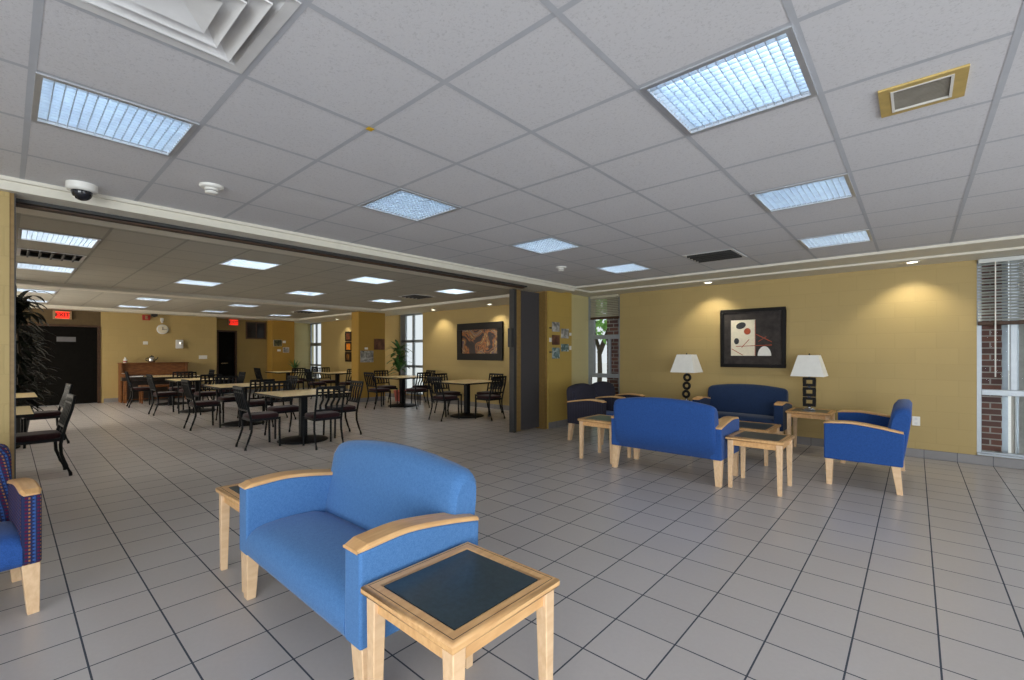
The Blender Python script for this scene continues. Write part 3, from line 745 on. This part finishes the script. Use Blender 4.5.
b.cur = 2; ellipse(b, X(.43), Zc(.385), .05, .052, -.0225); bar2(b, X(.34), Zc(.66), X(.46), Zc(.52), .010, -.0228); bar2(b, X(.25), Zc(.64), X(.80), Zc(.62), .010, -.023); bar2(b, X(.18), Zc(.68), X(.36), Zc(.79), .010, -.0226); bar2(b, X(.57), Zc(.44), X(.80), Zc(.57), .010, -.0227); bar2(b, X(.60), Zc(.56), X(.72), Zc(.48), .007, -.0229); bar2(b, X(.55), Zc(.20), X(.55), Zc(.80), .008, -.0224)
b.cur = 3; ellipse(b, X(.69), Zc(.80), .095, .15, -.0231, half=True)
b.build('abstract_print', [M[k] for k, _ in s], t)

t = thing('framed_painting', 'wide black framed amber swirl painting on the dining wall', 'picture', (-8.15, YW, 1.645))
frameY(t, 1.62, .94, .17, .05)
b = MB(); b.box(-.645, -.02, -.305, .645, -.001, .305); b.build('print', M['swirl'], t)
for k, (z, g_, nm) in enumerate(((1.93, 'glow1', 'top dark ember picture in the column of three, dining wall'), (1.575, 'glow2', 'middle bright orange picture in the column of three, dining wall'), (1.22, 'glow3', 'bottom amber picture in the column of three, dining wall'))):
    t = thing('small_framed_picture', nm, 'picture', (-14.65, YW, z), 0, 'three small pictures past the pillar'); frameY(t, .42, .335, .06, .03)
    b = MB(); b.box(-.15, -.015, -.11, .15, -.001, .11); b.build('print', M[g_], t)
def plateX(name, label, cat, x, y0, y1, z0, z1, m, th=.012, group=None, edge=None):
    b = MB(); b.box(x+.0003, y0, z0, x+th, y1, z1)
    if edge:
        b.cur = 1; b.add([(x+th+.0004, y0+edge, z0+edge), (x+th+.0004, y1-edge, z0+edge), (x+th+.0004, y1-edge, z1-edge), (x+th+.0004, y0+edge, z1-edge)], [(0,1,2,3)])
        o = b.build(name, [M['paper'], M[m]])
    else: o = b.build(name, M[m], bevel=.003, seg=1)
    return tag(o, label, cat, group)
xs_ = -4.9
g = 'photo prints and tags beside the folding wall'
for lab, y0, z0, y1, z1, m in (('upper photo print in the near row beside the folding wall', 6.57, 1.75, 6.80, 1.925, 'greyprint'), ('middle photo print in the near row beside the folding wall', 6.57, 1.51, 6.80, 1.69, 'redprint'), ('lowest photo print, bluish green, beside the folding wall', 6.57, 1.26, 6.80, 1.46, 'greenprint'),
        ('upper photo print in the far row, nearer the window', 6.85, 1.635, 7.09, 1.815, 'greyprint'), ('lower photo print in the far row, nearer the window', 6.85, 1.39, 7.09, 1.53, 'greenprint')):
    plateX('picture_print', lab, 'photo', xs_, y0, y1, z0, z1, m, .012, g)
for lab, y0, z0, y1, z1, m in (('small white tag right of the upper far photo print', 7.12, 1.69, 7.18, 1.745, 'white'), ('small white tag right of the lower far photo print', 7.12, 1.42, 7.18, 1.495, 'white'), ('small white tag left of the middle near photo print', 6.485, 1.56, 6.55, 1.635, 'white'),
        ('small black tag left of the upper near photo print', 6.49, 1.80, 6.555, 1.825, 'vent'), ('small black tag left of the lowest near photo print', 6.49, 1.365, 6.555, 1.39, 'vent')):
    plateX('wall_tag', lab, 'tag', xs_, y0, y1, z0, z1, m, .012, g)
xp = -11.4
plateX('picture_print', 'grey landscape print on the ochre pillar', 'photo', xp, 6.50, 6.90, 1.10, 1.42, 'greyprint', .014)
plateX('picture_print', 'dark red print high on the ochre pillar behind the plant', 'photo', xp, 6.92, 7.26, 1.45, 1.76, 'redprint', .014)
plateX('wall_tag', 'small white tag above the grey print on the ochre pillar', 'tag', xp, 6.63, 6.73, 1.455, 1.51, 'white')
plateX('picture_print', 'dark leafy print on the far ochre pier', 'photo', XB, 6.15, 6.42, 1.59, 1.81, 'darkprint', .014, None, .004)
plateX('picture_print', 'small grey print low on the far ochre pier', 'photo', XB, 6.46, 6.66, 1.37, 1.55, 'greyprint', .014, None, .006)
plateX('wall_tag', 'upper white tag on the far ochre pier', 'tag', XB, 6.45, 6.55, 1.70, 1.78, 'white')
plateX('wall_tag', 'lower white tag on the far ochre pier', 'tag', XB, 6.27, 6.38, 1.41, 1.48, 'white')
# far wall fittings
t = thing('wall_clock', 'round white wall clock on the far dining wall', 'clock', (XB, 3.07, 2.05))
def disc(b, r, x0, x1, n=32):
    b.loft([[(x, r*math.cos(2*PI*k/n), r*math.sin(2*PI*k/n)) for k in range(n)] for x in (x0, x1)], True, True, False)
b = MB(); disc(b, .135, .0005, .04); b.build('rim', M['offwhite'], t, bevel=.006)
b = MB(); disc(b, .118, .0405, .043); b.build('face', M['cream'], t)
b = MB(); b.box(.0435, -.008, -.02, .047, .008, .07); b.build('hour_hand', M['vent'], t)
b = MB(); b.box(.0475, -.02, -.006, .050, .095, .006); b.build('minute_hand', M['vent'], t)
t = thing('wall_mounted_alarm', 'red fire alarm horn high on the far dining wall', 'fire alarm', (XB, 2.69, 2.37))
b = MB(); b.box(.0005, -.09, -.075, .05, .09, .075); b.build('housing', M['red'], t, bevel=.008)
b = MB(); b.box(.0505, -.03, -.05, .065, .03, .05); b.build('lens', M['exitbox'], t, bevel=.006)
b = MB(); b.box(-.05, -.07, -.07, .05, .07, -.0005); b.box(-.03, -.03, -.09, .03, .03, -.07)
tag(b.build('ceiling_sensor', M['vent'], loc=(-16.35, 2.85, 2.48), bevel=.006), 'small dark sensor under the far dining soffit', 'sensor')
b = MB(); b.box(.0005, -.035, -.05, .06, .035, .05); b.tube([(.04, 0, -.05), (.05, 0, -.09)], .025, 10)
tag(b.build('wall_sensor', M['offwhite'], loc=(XB, 3.05, 2.33), bevel=.006), 'small pale sensor above the wall clock', 'sensor')
t = thing('wall_mounted_dispenser', 'beige wall dispenser with silver front right of the clock', 'dispenser', (XB, 3.47, 1.62))
b = MB(); b.box(.0005, -.09, -.13, .09, .09, .13); b.build('housing', M['offwhite'], t, bevel=.015)
b = MB(); b.lathe([(.035, -.03), (.035, .03)], n=16); b.build('silver_cover', M['chrome'], t, loc=(.10, .02, .03))
plateX('wall_plate', 'small pale green plate on the wall above the piano', 'wall plate', XB, 2.62, 2.73, 1.60, 1.69, 'white')
plateX('wall_plate', 'wide white plate on the far wall right of the piano', 'wall plate', XB, 3.97, 4.19, 1.17, 1.28, 'white')
t = thing('wall_outlet', 'white electrical outlet on the yellow wall behind the right loveseat', 'outlet', (.006, YW, .475))
b = MB(); b.box(-.04, -.008, -.06, .04, -.0005, .06); b.build('plate', M['white'], t, bevel=.003)
for z in (-.028, .028):
    b = MB(); b.box(-.014, -.010, z-.014, .014, -.0085, z+.014); b.build('socket', M['offwhite'], t)
# EXIT signs
def exit_sign(label, x, y, z):
    t = thing('exit_sign', label, 'exit sign', (x, y, z))
    b = MB(); b.box(.0005, -.175, -.11, .05, .175, .11); b.build('housing', M['exitbox'], t, bevel=.006)
    b = MB(); b.box(.0505, -.125, -.085, .053, .125, .085); b.build('red_face', M['exitred'], t)
    cu = bpy.data.curves.new('exit_letters', 'FONT'); cu.body = 'EXIT'; cu.size = .13; cu.align_x = 'CENTER'; cu.align_y = 'CENTER'; cu.extrude = .001; cu.offset = .004
    f = bpy.data.objects.new('tmp', cu); COL.objects.link(f)
    dg = bpy.context.evaluated_depsgraph_get(); me = bpy.data.meshes.new_from_object(f.evaluated_get(dg)); bpy.data.objects.remove(f)
    me.materials.clear(); me.materials.append(M['exitdark'])
    o = bpy.data.objects.new('exit_letters', me); COL.objects.link(o); o.parent = t; o.location = (.0545, 0, 0); o.rotation_euler = (PI/2, 0, PI/2)
    return t
M['exitdark'] = emit('exit_letter_dark', (.03, .001, .001), .02)
exit_sign('red lit EXIT sign over the dark double door at the far left', XB, .98, 2.34)
exit_sign('red lit EXIT sign over the narrow dark door right of the clock wall', XR, 5.05, 2.37)

# ------------------------------------------------------------------ piano
t = thing('upright_piano', 'brown upright piano against the far dining wall', 'piano', (XB+.02, 2.84, 0))
b = MB(); b.box(.0, -.76, .0, .38, -.72, 1.06); b.box(.0, .72, .0, .38, .76, 1.06); b.box(.0, -.72, .05, .30, .72, 1.06); b.build('case', M['piano'], t, bevel=.006)
b = MB(); b.box(-.0, -.78, 1.0601, .40, .78, 1.085); b.build('lid', M['piano'], t, bevel=.006)
b = MB(); b.box(.3005, -.72, .08, .325, .72, .58); b.build('lower_panel', M['pianodark'], t, bevel=.004)
b = MB(); b.box(.3005, -.76, .60, .60, .76, .70); b.build('key_bed', M['pianodark'], t, bevel=.006)
b = MB(); b.box(.40, -.62, .7005, .585, .62, .722)
b.cur = 1
for k in range(35):
    if k % 7 in (2, 6): continue
    y = -.62+1.24*(k+1)/36; b.box(.40, y-.006, .722, .50, y+.006, .735)
b.build('keyboard', [M['paper'], M['pianodark']], t)
for s in (-1, 1):
    b = MB(); b.box(.38, s*.69-.07, .7005, .60, s*.69+.07, .80); b.build('key_block', M['piano'], t, bevel=.006)
    b = MB(); b.box(.52, s*.69-.035, 0, .59, s*.69+.035, .6); b.build('leg', M['piano'], t, bevel=.006)
    b = MB(); b.box(.40, s*.70-.05, .8005, .56, s*.70+.05, .803); b.build('sheet', M['paper'], t)
for k in range(3):
    b = MB(); b.box(.326, -.09+.08*k, .04, .42, -.06+.08*k, .055); b.build('pedal', M['chrome'], t)
t = thing('piano_bench', 'low brown piano bench in front of the piano', 'bench', (-15.55, 2.75, 0))
b = MB(); b.box(-.17, -.36, .43, .17, .36, .48); b.build('seat', M['piano'], t, bevel=.008)
for sx in (-1, 1):
    for sy in (-1, 1): b = MB(); b.frustum((sx*.14, sy*.32, 0), .035, .035, (sx*.14, sy*.32, .43), .05, .05); b.build('leg', M['piano'], t)
t = thing('coffee_urn', 'small black and silver pot standing on the piano', 'pot', (XB+.22, 2.78, 1.0855))
b = MB(); b.lathe([(.07, 0), (.085, .03), (.08, .12), (.06, .16), (.03, .165)], n=20); b.build('body', M['chrome'], t)
b = MB(); b.lathe([(.055, .165), (.05, .18), (.015, .19), (.015, .205)], n=16); b.build('lid', M['vent'], t)
b = MB(); b.tube([(0, -.08, .13), (0, -.13, .12), (0, -.135, .07), (0, -.085, .04)], .012, 8); b.build('handle', M['vent'], t)
b = MB(); b.tube([(0, .075, .06), (0, .12, .10), (0, .145, .15)], [.018, .014, .01], 8); b.build('spout', M['vent'], t)
t = thing('small_bottle', 'small white bottle with a red band on the piano', 'bottle', (XB+.22, 2.20, 1.0855))
b = MB(); b.lathe([(.04, 0), (.042, .02), (.042, .09), (.02, .11), (.018, .13)], n=18); b.build('body', M['white'], t)
b = MB(); b.lathe([(.0425, .02), (.0425, .05)], n=18); b.build('label_band', M['red'], t)
b = MB(); b.lathe([(.02, .1305), (.02, .15)], n=14); b.build('cap', M['white'], t)

# ------------------------------------------------------------------ dining tables and chairs
TAB = {}
def make_table(label, loc):
    t = thing('dining_table', label, 'table', loc, 0, 'square pedestal dining tables')
    s = .52
    b = MB(); b.box(-s, -s, .722, s, s, .75); b.build('tabletop', M['tabletop'], t, bevel=.004)
    b = MB()
    for (x0, y0, x1, y1) in ((-s-.004,-s-.004,s+.004,-s-.0005),(-s-.004,s+.0005,s+.004,s+.004),(-s-.004,-s-.0005,-s-.0005,s+.0005),(s+.0005,-s-.0005,s+.004,s+.0005)): b.box(x0, y0, .716, x1, y1, .746)
    b.build('edge_band', M['black'], t)
    b = MB(); b.box(-.05, -.05, .06, .05, .05, .70); b.box(-.28, -.04, .695, .28, .04, .7215); b.box(-.04, -.28, .690, .04, .28, .7215); b.build('column', M['black'], t, bevel=.006)
    b = MB(); b.lathe([(.365, 0), (.365, .012), (.33, .026), (.16, .045), (.07, .062), (.01, .064)], n=40); b.build('base_plate', M['black'], t)
    return t
def make_chair(label, loc, rz):
    t = thing('dining_chair', label, 'chair', loc, rz, 'black dining chairs'); w = .20
    r = .016
    for sx in (-1, 1):
        b = MB(); b.tube([(sx*w, .21, .43), (sx*w, .205, .3), (sx*(w+.003), .212, .0)], r, 8); b.build('leg', M['black'], t)
        b = MB(); x = sx*(w-.005)
        b.tube([(x, -.275, .885), (x, -.25, .74), (x, -.205, .58), (x, -.178, .46), (x, -.160, .36), (x, -.165, .25), (x, -.205, .12), (x, -.238, .03), (x, -.240, 0)], [.016]*9, 8)
        b.build('leg', M['black'], t)['label'] = 'curved rear leg running up into the back post'
    b = MB(); b.box(-w, -.175, .395, w, .215, .43); b.build('seat_frame', M['black'], t, bevel=.004)
    b = MB(); rings = []
    for z, k in ((.4305, .97), (.44, 1.0), (.465, 1.0), (.482, .93), (.488, .7)):
        a, c = .215*k, .215*k; ring = []
        for q in range(28):
            an = 2*PI*q/28; cs, sn = math.cos(an), math.sin(an); p = 4.5
            ring.append((a*math.copysign(abs(cs)**(2/p), cs), .022+c*.95*math.copysign(abs(sn)**(2/p), sn), z))
        rings.append(ring)
    b.loft(rings, True, True, True); b.build('seat', M['burgundy'], t)
    b = MB()
    b.box(-w+.005, -.288, .850, w-.005, -.258, .888); b.box(-w+.005, -.268, .795, w-.005, -.244, .815); b.box(-w+.005, -.212, .535, w-.005, -.186, .560)
    for k in range(4):
        x = -.12+.08*k
        b.tube([(x, -.270, .86), (x+.006, -.257, .79), (x+.018, -.238, .70), (x-.012, -.215, .62), (x-.004, -.199, .55)], [.016]*5, 6)
    b.build('backrest', M['black'], t)
    return t
TABLES = [
 ('front', -7.15, 3.10, 'ABCD', 'square dining table straight beyond the brightly lit blue loveseat', 'the table beyond the brightly lit loveseat'),
 ('second', -9.65, 3.05, 'ABCD', 'second table back in the middle dining row', 'the second table of the middle row'),
 ('third', -12.55, 3.00, 'ABCD', 'third table back in the middle dining row', 'the third table of the middle row'),
 ('last', -14.77, 2.95, 'ABC', 'last table in the middle row, before the piano', 'the last middle-row table before the piano'),
 ('painting', -7.22, 6.63, 'ABCD', 'table under the wide amber painting, nearest the folding wall', 'the table under the amber painting'),
 ('window', -9.85, 6.80, 'ABCD', 'table in front of the tall bright dining window', 'the table by the tall bright window'),
 ('pillar', -13.37, 6.85, 'ABCD', 'table showing behind the ochre pillar, below three small pictures', 'the table behind the ochre pillar'),
 ('plant', -15.3, 6.15, 'ABC', 'farthest table, with a small plant on it', 'the farthest table with the small plant'),
 ('leftnear', -7.20, -.33, 'BCD', 'nearer of two tables peeking past the left wall edge', 'the nearer left-edge table'),
 ('leftfar', -9.70, -.22, 'BC', 'farther of two tables peeking past the left wall edge', 'the farther left-edge table')]
SIDE = {'A': 'near left side', 'B': 'near right side', 'C': 'far right side', 'D': 'far left side'}
t0 = c0 = None
jit = random.Random(3)
for key, x, y, chairs, lab, phrase in TABLES:
    if t0 is None: t0 = make_table(lab, (x, y, 0))
    else: dup(t0, (x, y, 0), 0, lab)
    for s in chairs:
        rz = {'A': 0, 'B': PI/2, 'C': PI, 'D': -PI/2}[s]
        dx, dy = {'A': (0, -1), 'B': (1, 0), 'C': (0, 1), 'D': (-1, 0)}[s]; d = .63+jit.uniform(-.01, .04); l = jit.uniform(-.05, .05)
        if key == 'painting' and s == 'C': d = .62
        if key == 'leftnear' and s == 'C': d = .562; l = .0
        if key == 'leftfar' and s == 'C': d = .60; l = .0
        loc = (x+dx*d+dy*l, y+dy*d+dx*l, 0); cl = 'black chair on the %s of %s' % (SIDE[s], phrase)
        if c0 is None: c0 = make_chair(cl, loc, rz+jit.uniform(-.06, .06))
        else: dup(c0, loc, rz+jit.uniform(-.06, .06), cl)

# ------------------------------------------------------------------ plants
def blade(b, p0, d, L, w, droop, n=7):
    d = Vector(d).normalized(); side = d.cross(Vector((0,0,1)))
    side = side.normalized() if side.length > .01 else Vector((1,0,0))
    p = Vector(p0); L_ = []; R_ = []
    for k in range(n+1):
        f = k/n; ww = w*(math.sin(PI*min(1, .12+f*.88))**.7) if f < 1 else .001
        L_.append(p-side*ww/2); R_.append(p+side*ww/2); p = p+d*(L/n); d = (d+Vector((0,0,-droop/n*(.4+f)))).normalized()
    vs = L_+R_; fs = [(k, k+1, n+2+k, n+1+k) for k in range(n)]
    b.add(vs, fs, True)
t = thing('potted_plant', 'tall leafy green plant in a red pot by the bright window', 'plant', (-10.86, 7.42, 0))
b = MB(); b.lathe([(.13, 0), (.17, .26), (.185, .27), (.185, .31), (.165, .31), (.16, .28), (.02, .28)], n=28); b.build('pot', M['pot'], t)
b = MB(); b.tube([(0,0,.28),(.02,-.02,.8),(-.03,0,1.35)], [.022,.018,.014], 8); b.tube([(0,0,.3),(-.1,.04,.75),(-.12,.02,1.1)], [.018,.015,.012], 8); b.build('stem', M['bark'], t)
b = MB()
for (cx, cy, cz, n) in ((-.03, 0, 1.4, 34), (-.12, .02, 1.1, 26), (0, -.02, 1.0, 24)):
    for k in range(n):
        a = random.uniform(0, 2*PI); e = random.uniform(-.1, 1.1)
        blade(b, (cx, cy, cz+random.uniform(-.2, .12)), (math.cos(a)*math.cos(e), math.sin(a)*math.cos(e), math.sin(e)), random.uniform(.30, .46), random.uniform(.08, .13), random.uniform(.9, 2.2))
b.build('foliage', M['leaf'], t)
t = thing('potted_tree', 'tall dark potted tree standing near the dark double door', 'plant', (-11.05, .08, 0))
b = MB(); b.lathe([(.16, 0), (.2, .3), (.2, .33), (.17, .33), (.16, .3), (.02, .3)], n=24); b.build('pot', M['darkpot'], t)
b = MB()
for q in range(3): a = q*2.1; b.tube([(.04*math.cos(a), .04*math.sin(a), .3), (.1*math.cos(a), .1*math.sin(a), 1.2), (.06*math.cos(a+.6), .06*math.sin(a+.6), 2.1)], [.025, .022, .014], 8)
b.build('trunk', M['bark'], t)
b = MB()
for k in range(620):
    z = random.uniform(.45, 2.32); a = random.uniform(0, 2*PI); e = random.uniform(-.8, .6)
    rr = .10+.30*(1-((z-1.2)/1.3)**2)*random.random()
    if z > 1.95: rr *= .5
    blade(b, (rr*math.cos(a), rr*math.sin(a), z), (math.cos(a)*math.cos(e), math.sin(a)*math.cos(e), math.sin(e)), random.uniform(.16, .28), random.uniform(.04, .07), random.uniform(1.0, 2.4), 4)
for k in range(26):
    a = random.uniform(0, 2*PI); e = random.uniform(.5, 1.3); z = random.uniform(1.75, 2.15)
    blade(b, (.05*math.cos(a), .05*math.sin(a), z), (math.cos(a)*math.cos(e), math.sin(a)*math.cos(e), math.sin(e)), random.uniform(.45, .75), .10, 3.2, 8)
b.build('foliage', M['darkleaf'], t)
t = thing('table_plant', 'small spiky green plant on the farthest dining table', 'plant', (-15.15, 6.3, .75))
b = MB(); b.lathe([(.05, 0), (.07, .09), (.07, .1), (.05, .1), (.01, .09)], n=18); b.build('pot', M['darkpot'], t)
b = MB()
for k in range(22):
    a = random.uniform(0, 2*PI); e = random.uniform(.1, 1.4); blade(b, (0, 0, .09), (math.cos(a)*math.cos(e), math.sin(a)*math.cos(e), math.sin(e)), random.uniform(.22, .42), .05, .9, 5)
b.build('foliage', M['leaf'], t)

# ------------------------------------------------------------------ light
def area(name, loc, rot, sx, sy, e, c):
    l = bpy.data.lights.new(name, 'AREA'); l.shape = 'RECTANGLE'; l.size = sx; l.size_y = sy; l.energy = e; l.color = c
    o = bpy.data.objects.new(name, l); COL.objects.link(o); o.location = loc; o.rotation_euler = rot; return o
def look(loc, tgt): return (Vector(tgt)-Vector(loc)).to_track_quat('-Z', 'Y').to_euler()
p = (2.2, -3.4, 1.5); area('fill_behind', p, look(p, (-2.0, 2.5, 1.5)), 4.5, 2.2, 330, (.90, .96, 1))  # added fill lamp behind the camera, out of view
p = (4.2, 2.5, 1.5); area('fill_right', p, look(p, (-1.5, 4.0, 1.4)), 3.5, 2.0, 90, (.92, .97, 1))  # added side fill lamp beyond the right of the view
p = (-11.5, -3.2, 1.6); area('fill_dining', p, look(p, (-10, 3, 1.0)), 8, 1.6, 480, (1, .93, .80))  # added warm fill to brighten the dining room, unseen past the left wall
for (x, y), _ in DL:
    l = bpy.data.lights.new('downlight_beam', 'SPOT'); l.energy = 28; l.color = (1, .92, .74); l.spot_size = math.radians(108); l.spot_blend = .7; l.shadow_soft_size = .03
    o = bpy.data.objects.new('downlight_beam', l); COL.objects.link(o); o.location = (x, y, 2.47); o.rotation_euler = (math.radians(12), 0, 0)
w = bpy.data.worlds.new('sky'); SC.world = w; w.use_nodes = True
nt = w.node_tree; bg = nt.nodes['Background']; bg.inputs[1].default_value = 1.0
tc = N(nt, 'ShaderNodeTexCoord'); sx = N(nt, 'ShaderNodeSeparateXYZ'); nt.links.new(tc.outputs['Generated'], sx.inputs[0])
nt.links.new(ramp(nt, sx.outputs[2], [(0, (.80, .84, .85)), (.45, (.88, .94, 1)), (1, (.75, .86, 1))]), bg.inputs[0])
s = bpy.data.lights.new('sun', 'SUN'); s.energy = 2.2; s.angle = .02; s.color = (1, .95, .85)
o = bpy.data.objects.new('sun', s); COL.objects.link(o); o.rotation_euler = look((0, 0, 0), (.3, -.25, -.9))

# ------------------------------------------------------------------ camera
cam = bpy.data.cameras.new('camera'); cam.sensor_width = 36; cam.lens = 452/1024*36; cam.shift_y = 12.5/1024; cam.clip_start = .05
o = bpy.data.objects.new('camera', cam); COL.objects.link(o); o.location = (0, 0, 1.37); o.rotation_euler = (PI/2, 0, math.radians(41.75)); SC.camera = o
SC.view_settings.view_transform = 'Standard'; SC.view_settings.look = 'None'; SC.view_settings.exposure = 0.0
SC.cycles.max_bounces = 8; SC.cycles.use_denoising = True
